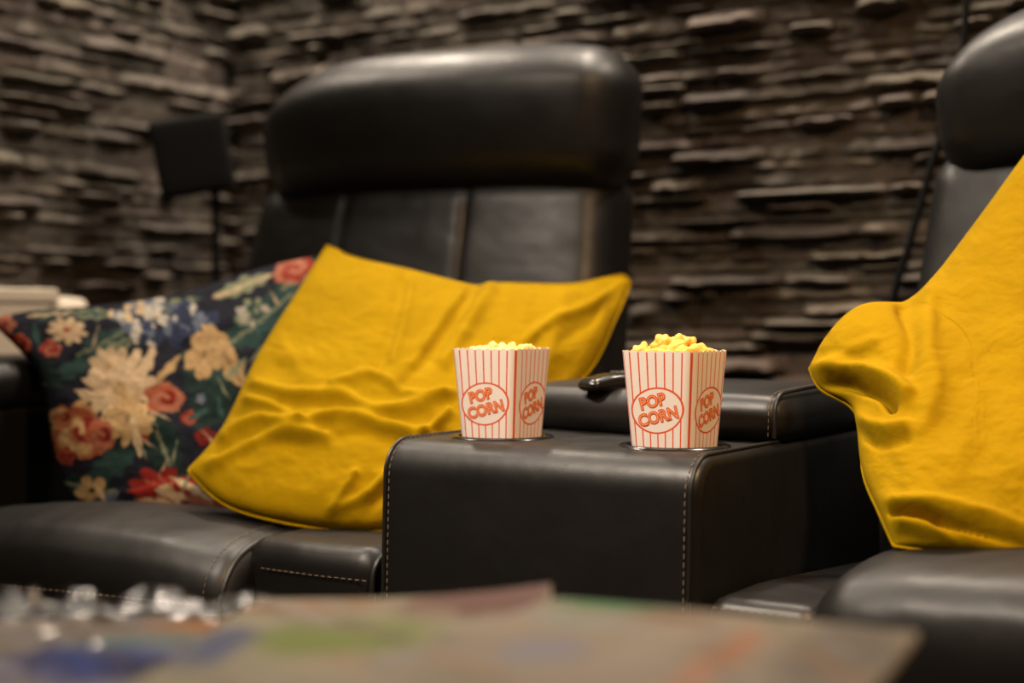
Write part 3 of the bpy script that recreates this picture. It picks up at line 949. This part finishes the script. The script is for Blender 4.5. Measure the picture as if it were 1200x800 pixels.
def text_mesh(s, size, offset):
    cu = bpy.data.curves.new('lettering', 'FONT'); cu.body = s; cu.size = size; cu.align_x = 'CENTER'; cu.offset = offset; cu.resolution_u = 5
    o = bpy.data.objects.new('lettering', cu); COL.objects.link(o)
    bpy.context.view_layer.update()
    me = bpy.data.meshes.new_from_object(o.evaluated_get(bpy.context.evaluated_depsgraph_get()))
    V = np.array([v.co[:] for v in me.vertices]); Fc = [tuple(p.vertices) for p in me.polygons]
    bpy.data.objects.remove(o); bpy.data.curves.remove(cu); bpy.data.meshes.remove(me)
    return V, Fc


def popcorn_cup(loc, yaw, label):
    root = thing('popcorn_cup', loc, label, 'popcorn cup', 'striped popcorn cups')
    M = 48; NZ = 22
    cy, sy = math.cos(yaw), math.sin(yaw)

    def place(p): return np.array([cy * p[0] - sy * p[1], sy * p[0] + cy * p[1], p[2]]) + np.array(loc)
    bm = bmesh.new(); uvl = bm.loops.layers.uv.new('print')
    for k in range(4):
        g = []
        for i in range(NZ + 1):
            t = i / NZ; row = []
            for j in range(M + 1):
                p = -1 + 2 * j / M
                P = cup_pt(k, p * half_len(t), t)
                u = j / M
                if i == NZ: P[2] += 0.0024 * abs(math.sin(PI * u * 8)) ** 0.7 - 0.0006
                row.append((bm.verts.new(place(P).tolist()), u, t))
            g.append(row)
        for i in range(NZ):
            for j in range(M):
                q = [g[i][j], g[i][j + 1], g[i + 1][j + 1], g[i + 1][j]]
                fc = bm.faces.new([a[0] for a in q]); fc.smooth = True
                for lp, a in zip(fc.loops, q): lp[uvl].uv = (a[1], a[2])
    bmesh.ops.remove_doubles(bm, verts=bm.verts, dist=1e-6)
    off = Vector([float(x) for x in loc])
    for v in bm.verts: v.co -= off
    me = bpy.data.meshes.new('cup_wall'); bm.to_mesh(me); bm.free(); me.materials.append(CUP)
    o = bpy.data.objects.new('cup_wall', me); COL.objects.link(o); o.parent = root
    # lining and bottom
    V, Fc = [], []
    for i in range(NZ + 1):
        t = i / NZ
        for k in range(4):
            for j in range(M):
                p = -1 + 2 * j / M
                P = cup_pt(k, p * half_len(t), t, -0.0009)
                if i == NZ: P[2] += 0.0024 * abs(math.sin(PI * j / M * 8)) ** 0.7 - 0.0007
                if i == 0: P[2] += 0.003
                V.append(place(P))
    per = 4 * M
    for i in range(NZ):
        for j in range(per): Fc.append((i * per + j, (i + 1) * per + j, (i + 1) * per + (j + 1) % per, i * per + (j + 1) % per))
    Fc.append(tuple(range(per)))
    obj('lining', V, Fc, CUP_IN, root, 60)
    ang = R(14)
    for k in range(4):
        P1, P2 = [], []
        for body, dx, dy, size in (('POP', -0.0050, 0.0103, 0.0335), ('CORN', 0.0010, -0.0064, 0.0510)):
            v0, _ = text_mesh(body, 0.02, 0.0011)
            lo_, hi_ = v0.min(0), v0.max(0); mid = (lo_ + hi_) / 2
            kx, ky = size / (hi_[0] - lo_[0]), 0.0150 / (hi_[1] - lo_[1])
            for lst, offs, lift in ((P1, 0.0011, 0.00025), (P2, 0.0, 0.00045)):
                v, f = text_mesh(body, 0.02, offs)
                q = []
                for x, y, _ in v:
                    x, y = (x - mid[0]) * kx, (y - mid[1]) * ky
                    xx, yy = dx + x * math.cos(ang) - y * math.sin(ang), dy + x * math.sin(ang) + y * math.cos(ang)
                    q.append(place(cup_pt(k, xx, 0.44 + yy / CUPH, lift)))
                lst.append((np.array(q), f))
        v, f = join(P1); lo = obj('printed_lettering', v, f, INK, root, 0)
        v, f = join(P2); obj('letter_inlay', v, f, INK_LIGHT, lo, 0)
    return root


cupz = ZC - 0.0088
cL = S(HOLD[0][0], HOLD[0][1], cupz); cR = S(HOLD[1][0], HOLD[1][1], cupz)
# face 0 normal (0,-1) turned by yaw -> (sin yaw, -cos yaw); left-facing print
popcorn_cup(cL, -R(28.7), 'red striped popcorn cup filled low, standing before the tilted yellow cushion')
popcorn_cup(cR, -R(33.8), 'red striped popcorn cup heaped higher, beside the remote control')

POPC = mat('popcorn', (0.85, 0.7, 0.35), 0.7, 0, 0.2)
t = NT(POPC)
f_ = t.ramp(t.noise(75, 3), 0.35, 0.68)
t.l(t.mix(f_, (0.80, 0.50, 0.09), (0.86, 0.74, 0.40)), t.b.inputs['Base Color'])
POPC_Y = mat('buttery_popcorn', (0.85, 0.6, 0.1), 0.6, 0, 0.3)
t = NT(POPC_Y)
f_ = t.ramp(t.noise(80, 3), 0.38, 0.62)
t.l(t.mix(f_, (0.78, 0.33, 0.015), (0.86, 0.62, 0.16)), t.b.inputs['Base Color'])


def popcorn_mesh(seed, m):
    rg = np.random.default_rng(seed)
    bm = bmesh.new(); bmesh.ops.create_icosphere(bm, subdivisions=4, radius=1)
    L = rg.normal(size=(11, 3)); L /= np.linalg.norm(L, axis=1, keepdims=True)
    amp = rg.uniform(0.25, 0.55, 11)
    for v in bm.verts:
        d = np.array(v.co[:])
        r_ = 0.62
        for l, a in zip(L, amp): r_ = max(r_, 0.56 + a * (math.exp(-(1 - d @ l) / 0.13)) * 0.95)
        r_ += 0.22 * (fbm(d[0] * 3.5 + 9, d[1] * 3.5 + d[2] * 2.7 + 9, seed) - .5)
        v.co = Vector(d * r_)
    me = bpy.data.meshes.new('popcorn_piece'); bm.to_mesh(me); bm.free(); me.materials.append(m)
    me.polygons.foreach_set('use_smooth', [True] * len(me.polygons))
    return me


PMS = [popcorn_mesh(100 + i, POPC) for i in range(5)]; PMY = [popcorn_mesh(200 + i, POPC_Y) for i in range(5)]


def fill(c, yaw, zrel, ms, spots, label, group):
    for i, (x, y, dz, r_) in enumerate(spots):
        o = bpy.data.objects.new('popcorn_piece', ms[i % len(ms)]); COL.objects.link(o)
        cy, sy = math.cos(yaw), math.sin(yaw)
        o.location = (c[0] + cy * x - sy * y, c[1] + sy * x + cy * y, c[2] + CUPH + zrel + dz)
        o.rotation_euler = (random.uniform(0, 6), random.uniform(0, 6), random.uniform(0, 6))
        o.scale = (r_, r_, r_)
        tag(o, label, 'popcorn', group)


def spots(seed, heap):
    rg = np.random.default_rng(seed); out = []
    g = [-0.026, -0.009, 0.009, 0.026]
    for x in g:
        for y in g:
            q = max(abs(x), abs(y)) / 0.031
            out.append((x + rg.uniform(-.002, .002), y + rg.uniform(-.002, .002), heap * (1 - q ** 2) + rg.uniform(-.004, .004), rg.uniform(0.0125, 0.0155)))
    return out


fill(cL, -R(28.7), -0.0085, PMS, spots(1, 0.004), 'pale popcorn piece lying in the popcorn cup before the tilted yellow cushion', 'popcorn in the cup by the yellow cushion')
fill(cR, -R(33.8), -0.0075, PMY, spots(2, 0.013), 'buttery yellow popcorn piece heaped in the cup beside the remote control', 'popcorn in the cup by the remote control')
# loose popcorn filling the cups under the top layer
for c, yaw, m, lab in ((cL, -R(28.7), POPC, 'packed pale popcorn under the top layer in the cup before the cushion'), (cR, -R(33.8), POPC_Y, 'packed buttery popcorn under the top layer in the cup by the remote')):
    n = 30; V, Fc = [], []
    g = np.linspace(-0.037, 0.037, n)
    A, B = np.meshgrid(g, g, indexing='ij')
    Z = -0.016 + 0.012 * (fbm(A * 120 + 20, B * 120 + 20, 4) - 0.5)
    cy, sy = math.cos(yaw), math.sin(yaw)
    tp = np.stack([c[0] + cy * A - sy * B, c[1] + sy * A + cy * B, c[2] + CUPH + Z], -1).reshape(-1, 3)
    sc = 0.84
    bt = np.stack([c[0] + sc * (cy * A - sy * B), c[1] + sc * (sy * A + cy * B), c[2] + 0.06 + 0 * Z], -1).reshape(-1, 3)
    V = np.vstack([tp, bt]); Fc = gridfaces(n, n, 0, False) + gridfaces(n, n, n * n, True)
    ring = [i * n for i in range(n)] + [(n - 1) * n + j for j in range(1, n)] + [i * n + n - 1 for i in range(n - 2, -1, -1)] + [j for j in range(n - 2, 0, -1)]
    for a, b in zip(ring, ring[1:] + ring[:1]): Fc.append((a, b, b + n * n, a + n * n))
    o = obj('popcorn_fill', V, Fc, m, None, 60); tag(o, lab, 'popcorn', None, 'stuff')

# ------------------------------------------------------------------ remote control on the pad
rz = 0.6925
pa = W(683, 450, 1.79); pb = W(805, 446, 1.87)
ax = np.array([pb[0] - pa[0], pb[1] - pa[1], 0]); Lr = np.linalg.norm(ax); ax /= Lr
ay = np.array([-ax[1], ax[0], 0])
rc_ = (pa + pb) / 2
rem = thing('remote_control', (rc_[0], rc_[1], rz), 'glossy black remote control lying on the console armrest behind the cups', 'remote control')
FRm = Frame((rc_[0], rc_[1]), ax, ay)


def rem_def(A, B, Z):
    x = A / (Lr / 2)
    w = 1 - 0.35 * np.clip(-x - 0.4, 0, 1) ** 2
    lift = -0.003 * np.clip(-x, 0, 1) ** 2 + 0.002
    return A, B * w, rz + 0.006 + (Z) * (1 - 0.45 * np.clip(-x - 0.55, 0, 1) / 0.45) + lift


v, f = fbox(FRm, -Lr / 2, Lr / 2, -0.023, 0.023, -0.0125, 0.0125, 0.0120, 20, 8, rem_def)
obj('remote_body', v, f, PLASTIC, rem, 60)
for i in range(6):
    for j in range(3):
        a = -0.026 + i * 0.0145; b = (j - 1) * 0.012
        v, f = fbox(FRm, a - 0.004, a + 0.004, b - 0.003, b + 0.003, rz + 0.0175, rz + 0.0222, 0.0012, 3, 2)
        obj('button', v, f, RUBBER, rem, 60)

# ------------------------------------------------------------------ speaker on a stand in the corner
sp_c = W(227, 183, 3.0)
spk = thing('speaker', (W(252, 183, 3.03)[0], 3.03, 0), 'small black satellite speaker tilted on a thin pole in the stone corner', 'speaker')
v, f = rbox((0.0755, 0.06, 0.080), 0.006, 8, 3)
rot = np.array(Matrix.Rotation(R(-10), 3, 'Y') @ Matrix.Rotation(R(7), 3, 'Z') @ Matrix.Rotation(R(6), 3, 'X'))
v = v @ rot.T + sp_c
obj('speaker_cabinet', v, f, mat('speaker_shell', (0.003, 0.003, 0.003), 0.7, 0, 0.2), spk, 40)
v, f = rbox((0.069, 0.004, 0.073), 0.003, 6, 2)
v = (v + [0, -0.062, 0]) @ rot.T + sp_c
obj('speaker_grille', v, f, MATTE_BLACK, spk, 40)
px_, py_ = W(253, 300, 3.03)[0], 3.03
v, f = tube([(px_, py_, 0.02), (px_, py_, 0.6), (px_, py_, sp_c[2] - 0.07)], 0.0085, 12); obj('pole', v, f, MATTE_BLACK, spk, 50)
v, f = tube([(px_, py_, sp_c[2] - 0.075), (px_ - 0.012, py_ - 0.0, sp_c[2] - 0.03)], 0.014, 12); obj('bracket', v, f, MATTE_BLACK, spk, 50)
v, f = lathe([(0, 0), (0.12, 0), (0.12, 0.008), (0.10, 0.016), (0.012, 0.022), (0, 0.022)], 40, (px_, py_, 0)); obj('stand_base', v, f, MATTE_BLACK, spk, 40, weld=True)

# ------------------------------------------------------------------ radiator on the left wall
LW = Frame((cornerP + 0.045 * S.e1)[:2], -S.e2[:2], S.e1[:2])      # along the wall towards the camera, out from the wall
RAD = mat('cream_enamel', (0.62, 0.54, 0.43), 0.45)
r0 = 0.66
rad = thing('radiator', LW(1.16, 0.09, 0.20), 'cream panel radiator on the stone wall behind the floral cushion', 'radiator')
zt = 0.842


def rad_panel(A, B, Z):
    return A, B + 0.004 * (np.abs((A * 1000) % 34 - 17) < 8) * (np.abs(Z - 0.52) < 0.26) * (B > 0.1), Z


v, f = fbox(LW, r0 + 0.02, r0 + 0.98, 0.115, 0.135, 0.22, zt - 0.03, 0.006, 60, 3, rad_panel); obj('front_panel', v, f, RAD, rad, 40)
v, f = fbox(LW, r0 + 0.02, r0 + 0.98, 0.045, 0.062, 0.22, zt - 0.03, 0.006, 8, 3); obj('rear_panel', v, f, RAD, rad, 40)
v, f = fbox(LW, r0 + 0.008, r0 + 0.992, 0.040, 0.140, zt - 0.028, zt, 0.005, 8, 3); obj('top_grille', v, f, RAD, rad, 40)
for i in range(30):
    a = r0 + 0.03 + i * 0.032
    v, f = fbox(LW, a, a + 0.022, 0.06, 0.12, zt - 0.001, zt + 0.0015, 0.0006, 2, 1)
    if i % 3 == 0: obj('grille_slat', v, f, RAD, rad, 0)
for a in (r0 + 0.004, r0 + 0.984):
    v, f = fbox(LW, a, a + 0.014, 0.042, 0.138, 0.215, zt - 0.004, 0.004, 4, 3); obj('end_panel', v, f, RAD, rad, 40)
for a in (r0 + 0.2, r0 + 0.8):
    v, f = fbox(LW, a, a + 0.03, -0.025, 0.046, 0.3, 0.75, 0.004, 3, 2); obj('wall_bracket', v, f, RAD, rad, 40)
pts = LW(np.array([r0 + 0.004, r0 - 0.01, r0 - 0.02, r0 - 0.045, r0 - 0.085, r0 - 0.090]), np.full(6, 0.09), np.full(6, zt - 0.042))
v, f = tube(pts, [0.012, 0.014, 0.026, 0.028, 0.025, 0.018], 20); obj('thermostat_valve', v, f, mat('valve_white', (0.70, 0.62, 0.50), 0.4), rad, 40)

# ------------------------------------------------------------------ cable hanging down the back wall
def wallpt(px, py, off):
    """point on the plane `off` in front of the back wall"""
    d0, d1 = W(px, py, 1.0), W(px, py, 2.0)
    lv0, lv1 = S.local(d0)[1], S.local(d1)[1]
    tt_ = (VW - off - lv0) / (lv1 - lv0)
    return d0 + (d1 - d0) * tt_


cp = [wallpt(1141, -260, 0.092), wallpt(1137, -60, 0.092), wallpt(1133, 0, 0.092), wallpt(1128, 60, 0.092), wallpt(1112, 130, 0.092), wallpt(1090, 200, 0.092), wallpt(1066, 285, 0.092), wallpt(1047, 350, 0.092), wallpt(1038, 420, 0.092), wallpt(1036, 560, 0.092), wallpt(1040, 640, 0.092)]
cp = [np.array([p[0], p[1], p[2]]) for p in cp]
cp.append(np.array([cp[-1][0], cp[-1][1], 0.006]))
cp.insert(0, np.array([cp[0][0], cp[0][1], 2.45]))
v, f = tube(cat_rom(cp, 10), 0.0065, 10)
o = obj('cable', v, f, MATTE_BLACK, None, 60); tag(o, 'black cable hanging down the stone wall beside the right recliner', 'cable')

# ------------------------------------------------------------------ coffee table and reading matter in front
TB = 0.553
table = thing('coffee_table', (-0.14, 0.70, 0.0), 'low dark wooden coffee table carrying the magazines', 'table')
WOOD = mat('dark_walnut', (0.06, 0.035, 0.02), 0.4)
t = NT(WOOD)
wv = t.n('ShaderNodeTexWave'); wv.inputs['Scale'].default_value = 6; wv.inputs['Distortion'].default_value = 6; t.l(t.coord(), wv.inputs['Vector'])
t.l(t.mix(wv.outputs['Fac'], (0.035, 0.02, 0.012), (0.085, 0.05, 0.03)), t.b.inputs['Base Color'])
TF = Frame((-0.14, 0.69), (1, 0), (0, 1))
v, f = fbox(TF, -0.42, 0.34, -0.34, 0.29, TB - 0.03, TB, 0.008, 8, 4); obj('table_top', v, f, WOOD, table, 40)
for a in (-0.38, 0.30):
    for b in (-0.30, 0.25):
        v, f = fbox(TF, a - 0.022, a + 0.022, b - 0.022, b + 0.022, 0.0, TB - 0.03, 0.006, 4, 3); obj('leg', v, f, WOOD, table, 40)

PAGES = mat('paper_edges', (0.55, 0.50, 0.44), 0.85)
COVER = attr_mat('printed_cover', 0.55, spec=0.22)


def magazine(cx, cy, z0, th, w, h, yaw, paint, label, curl=0.0, seed=0, name='magazine', dome=0.0):
    fr = Frame((cx, cy), (math.cos(R(yaw)), math.sin(R(yaw))), (-math.sin(R(yaw)), math.cos(R(yaw))))
    root = thing(name, (cx, cy, z0), label, 'magazine', 'magazines on the coffee table')

    def df(A, B, Z):
        return A, B, Z + curl * np.clip((A / (w / 2) + 1) / 2, 0, 1) ** 2 * np.clip((B / (h / 2) - 0.2) / 0.8, 0, 1) + dome * (1 - (A / (w / 2)) ** 2) + 0.004 * (fbm(A * 8 + 5, B * 8 + 5, seed) - 0.5) * (Z > z0 + th * 0.5)
    v, f = fbox(fr, -w / 2, w / 2, -h / 2, h / 2, z0, z0 + th, 0.0012, 14, 2, df)
    obj('pages', v, f, PAGES, root, 40)
    n = 64
    A, B = np.meshgrid(np.linspace(-w / 2, w / 2, n), np.linspace(-h / 2, h / 2, n), indexing='ij')
    a_, b_, z_ = df(A, B, np.full_like(A, z0 + th))
    top = fr(a_, b_, z_ + 0.0009); bot = fr(a_, b_, z_ + 0.0004)
    V = np.vstack([top.reshape(-1, 3), bot.reshape(-1, 3)])
    Fc = gridfaces(n, n, 0) + gridfaces(n, n, n * n, True)
    ring = [i * n for i in range(n)] + [(n - 1) * n + j for j in range(1, n)] + [i * n + n - 1 for i in range(n - 2, -1, -1)] + [j for j in range(n - 2, 0, -1)]
    for p, q in zip(ring, ring[1:] + ring[:1]): Fc.append((p, p + n * n, q + n * n, q))
    o = obj('cover', V, Fc, COVER, root, 40)
    col = paint(A / w, B / h)
    C2 = np.vstack([col.reshape(-1, 3), col.reshape(-1, 3)])
    set_colors(o, C2)
    return root, fr, df


def painter(base, blobs, seed, contrast=0.35, gain=0.39):
    def p(x, y):
        C = np.tile(np.array(base, float), x.shape + (1,))
        C = C * (1 - contrast / 2 + contrast * fbm(x * 7 + 9, y * 7 + 9, seed))[..., None]
        for (bx, by, rx, ry, col) in blobs:
            m = np.clip(1.3 * (1 - ((x - bx) / rx) ** 2 - ((y - by) / ry) ** 2) + 0.9 * (fbm(x * 9 + 3, y * 9 + 3, seed + 7) - 0.5), 0, 1)[..., None]
            C = C * (1 - m) + np.array(col) * m
        rg = np.random.default_rng(seed + 40)
        pal = [(.50, .42, .30), (.10, .09, .08), (.40, .22, .10), (.18, .24, .10), (.16, .20, .30), (.52, .50, .46), (.30, .10, .07), (.25, .22, .17)]
        for _ in range(20):
            an = rg.uniform(-1.0, 0.2); bx, by = rg.uniform(-.5, .5), rg.uniform(-.35, .5)
            X_ = (x - bx) * math.cos(an) + (y - by) * math.sin(an); Y_ = -(x - bx) * math.sin(an) + (y - by) * math.cos(an)
            m = np.clip(4 * (1 - (np.abs(X_) / rg.uniform(.06, .24)) ** 4 - (np.abs(Y_) / rg.uniform(.012, .05)) ** 4), 0, 1)[..., None] * 0.42
            C = C * (1 - m) + np.array(pal[int(rg.integers(len(pal)))]) * m
        return C * gain
    return p


zb = TB + 0.0005
P_under = painter((0.30, 0.26, 0.20), [(0, .2, .3, .2, (.35, .3, .2))], 1)
magazine(-0.235, 0.805, zb, 0.011, 0.20, 0.27, 9, P_under, 'thick magazine at the bottom of the pile under the film wrapped one', seed=1)
magazine(-0.005, 0.800, zb, 0.011, 0.21, 0.27, -10, P_under, 'magazine at the bottom of the pile under the green printed one', seed=2)
top_z = zb + 0.0115 + 0.0045
P_blue = painter((0.40, 0.38, 0.37), [(0.10, .42, .5, .10, (.30, .27, .25)), (0.08, 0.05, 0.36, 0.22, (0.02, 0.08, 0.42)), (0.26, 0.02, 0.14, 0.13, (0.012, 0.03, 0.16)), (0.22, 0.26, .3, .07, (.16, .28, .32)), (.34, .42, .25, .10, (.38, .20, .08)), (-.3, -.2, .2, .3, (.40, .39, .39))], 11, gain=0.85)
f_root, f_fr, f_df = magazine(-0.262, 0.805, top_z, 0.008, 0.215, 0.28, 3, P_blue, 'magazine with a blue cover picture wrapped in crinkled clear film', seed=4, dome=0.004)
P_green = painter((0.40, 0.37, 0.26), [(-.3, .40, .3, .10, (.36, .20, .09)), (.30, .40, .36, .16, (.17, .055, .035)), (-.10, .10, .34, .22, (.22, .30, .03)), (.1, -.12, .3, .12, (.46, .40, .28)), (-.42, .0, .12, .25, (.08, .11, .26)), (.42, .12, .18, .10, (.40, .44, .42)), (.34, -.10, .26, .18, (.16, .21, .50)), (0, -.4, .4, .12, (.40, .33, .24))], 12)
magazine(-0.088, 0.812, top_z + 0.0140, 0.007, 0.20, 0.28, -6, P_green, 'magazine with a green and reddish brown cover in the middle of the pile', curl=0.014, seed=5)
P_beige = painter((0.42, 0.355, 0.275), [(-.30, .46, .25, .07, (.10, .30, .12)), (-.30, .30, .2, .10, (.38, .44, .40)), (-.1, .42, .14, .05, (.30, .16, .08)), (.14, .08, .06, .34, (.62, .24, .09)), (-.05, .1, .1, .3, (.47, .41, .33)), (.38, .25, .16, .5, (.20, .175, .145)), (-.25, 0, .12, .15, (.34, .34, .42))], 13)
magazine(0.068, 0.716, top_z + 0.0310, 0.006, 0.225, 0.27, -25, P_beige, 'beige magazine lying topmost, its corner pointing towards the console', seed=6)

# crinkled clear film round the blue magazine
FILM = bpy.data.materials.new('clear_film'); FILM.use_nodes = True
nt = FILM.node_tree; nt.nodes.clear()
out = nt.nodes.new('ShaderNodeOutputMaterial'); mx = nt.nodes.new('ShaderNodeMixShader'); tr = nt.nodes.new('ShaderNodeBsdfTransparent'); gl = nt.nodes.new('ShaderNodeBsdfGlossy')
fz = nt.nodes.new('ShaderNodeFresnel'); fz.inputs['IOR'].default_value = 1.6; gl.inputs['Roughness'].default_value = 0.12
tr.inputs['Color'].default_value = (0.95, 0.95, 0.95, 1)
nt.links.new(fz.outputs[0], mx.inputs[0]); nt.links.new(tr.outputs[0], mx.inputs[1]); nt.links.new(gl.outputs[0], mx.inputs[2]); nt.links.new(mx.outputs[0], out.inputs['Surface'])
n = 160
A, B = np.meshgrid(np.linspace(-0.135, 0.108, n), np.linspace(-0.155, 0.150, n), indexing='ij')
crk = 1 - np.abs(2 * fbm(A * 50 + 30, B * 30 + 30, 61, 3) - 1)
edge = np.clip((-A - 0.095) / 0.03, 0, 1) + np.clip((B - 0.115) / 0.03, 0, 1)
a_, b_, z_ = f_df(A, B, np.full_like(A, top_z + 0.0100))
z_ = z_ + 0.004 + 0.004 * (crk - 0.5) + np.clip(edge, 0, 1) * (0.014 * (crk - 0.35) + 0.003)
tp = f_fr(a_, b_, z_).reshape(-1, 3)
obj('film_wrapper', tp, gridfaces(n, n), FILM, f_root, 80)

# ------------------------------------------------------------------ light: ceiling lamps of the room, plus an added fill over the table
LC = (1.0, 0.85, 0.69)


def lamp(name, P, target, watt, size, col=LC, spread=180):
    l = bpy.data.lights.new(name, 'AREA'); l.shape = 'DISK'; l.size = size; l.energy = watt; l.color = col; l.spread = R(spread)
    o = bpy.data.objects.new(name, l); COL.objects.link(o); o.location = [float(x) for x in P]
    d = Vector([float(x) for x in target]) - o.location
    o.rotation_euler = d.to_track_quat('-Z', 'Y').to_euler()
    return o


lamp('overhead_light', S(-0.55, -0.90, 2.38), S(0.0, 0.20, 0.68), 6.3, 0.18, LC, 56)
lamp('overhead_light', S(1.15, -0.55, 2.38), S(0.2, 0.15, 0.6), 9.0, 0.18, (1.0, 0.62, 0.32), 80)
lamp('overhead_light', S(-0.20, 0.72, 2.38), S(-0.18, 0.66, 0.6), 8.5, 0.22)
for u_ in (-1.25, -0.45, 0.35):
    lamp('overhead_light', S(u_, 1.00, 2.38), S(u_, 1.06, 0.6), 16.5, 0.14)
lamp('overhead_light', (-0.55, 0.35, 2.38), (-0.15, 0.85, 0.6), 2.6, 0.18, LC, 70)  # added fill to brighten the magazines, not a lamp of the room
lamp('overhead_light', S(corner_u + 0.20, 0.3, 2.38), S(corner_u + 0.15, 0.3, 0.6), 14, 0.14)

wd = bpy.data.worlds.new('room_ambient'); SC.world = wd; wd.use_nodes = True
wd.node_tree.nodes['Background'].inputs[0].default_value = (1.0, 0.86, 0.74, 1); wd.node_tree.nodes['Background'].inputs[1].default_value = 0.012

# ------------------------------------------------------------------ camera
cd = bpy.data.cameras.new('camera'); cam = bpy.data.objects.new('camera', cd); COL.objects.link(cam)
cam.location = (0, 0, EYE); cam.rotation_euler = (PI / 2 - PITCH, 0, 0)
cd.sensor_width = 36; cd.lens = 50; cd.clip_start = 0.02
cd.dof.use_dof = True; cd.dof.focus_distance = 1.60; cd.dof.aperture_fstop = 2.0; cd.dof.aperture_blades = 9
SC.camera = cam
vs = SC.view_settings
vs.view_transform = 'Standard'; vs.look = 'None'; vs.gamma = 1.0; vs.exposure = 0.0; vs.use_curve_mapping = False
SC.cycles.use_denoising = True
SC.cycles.max_bounces = 6
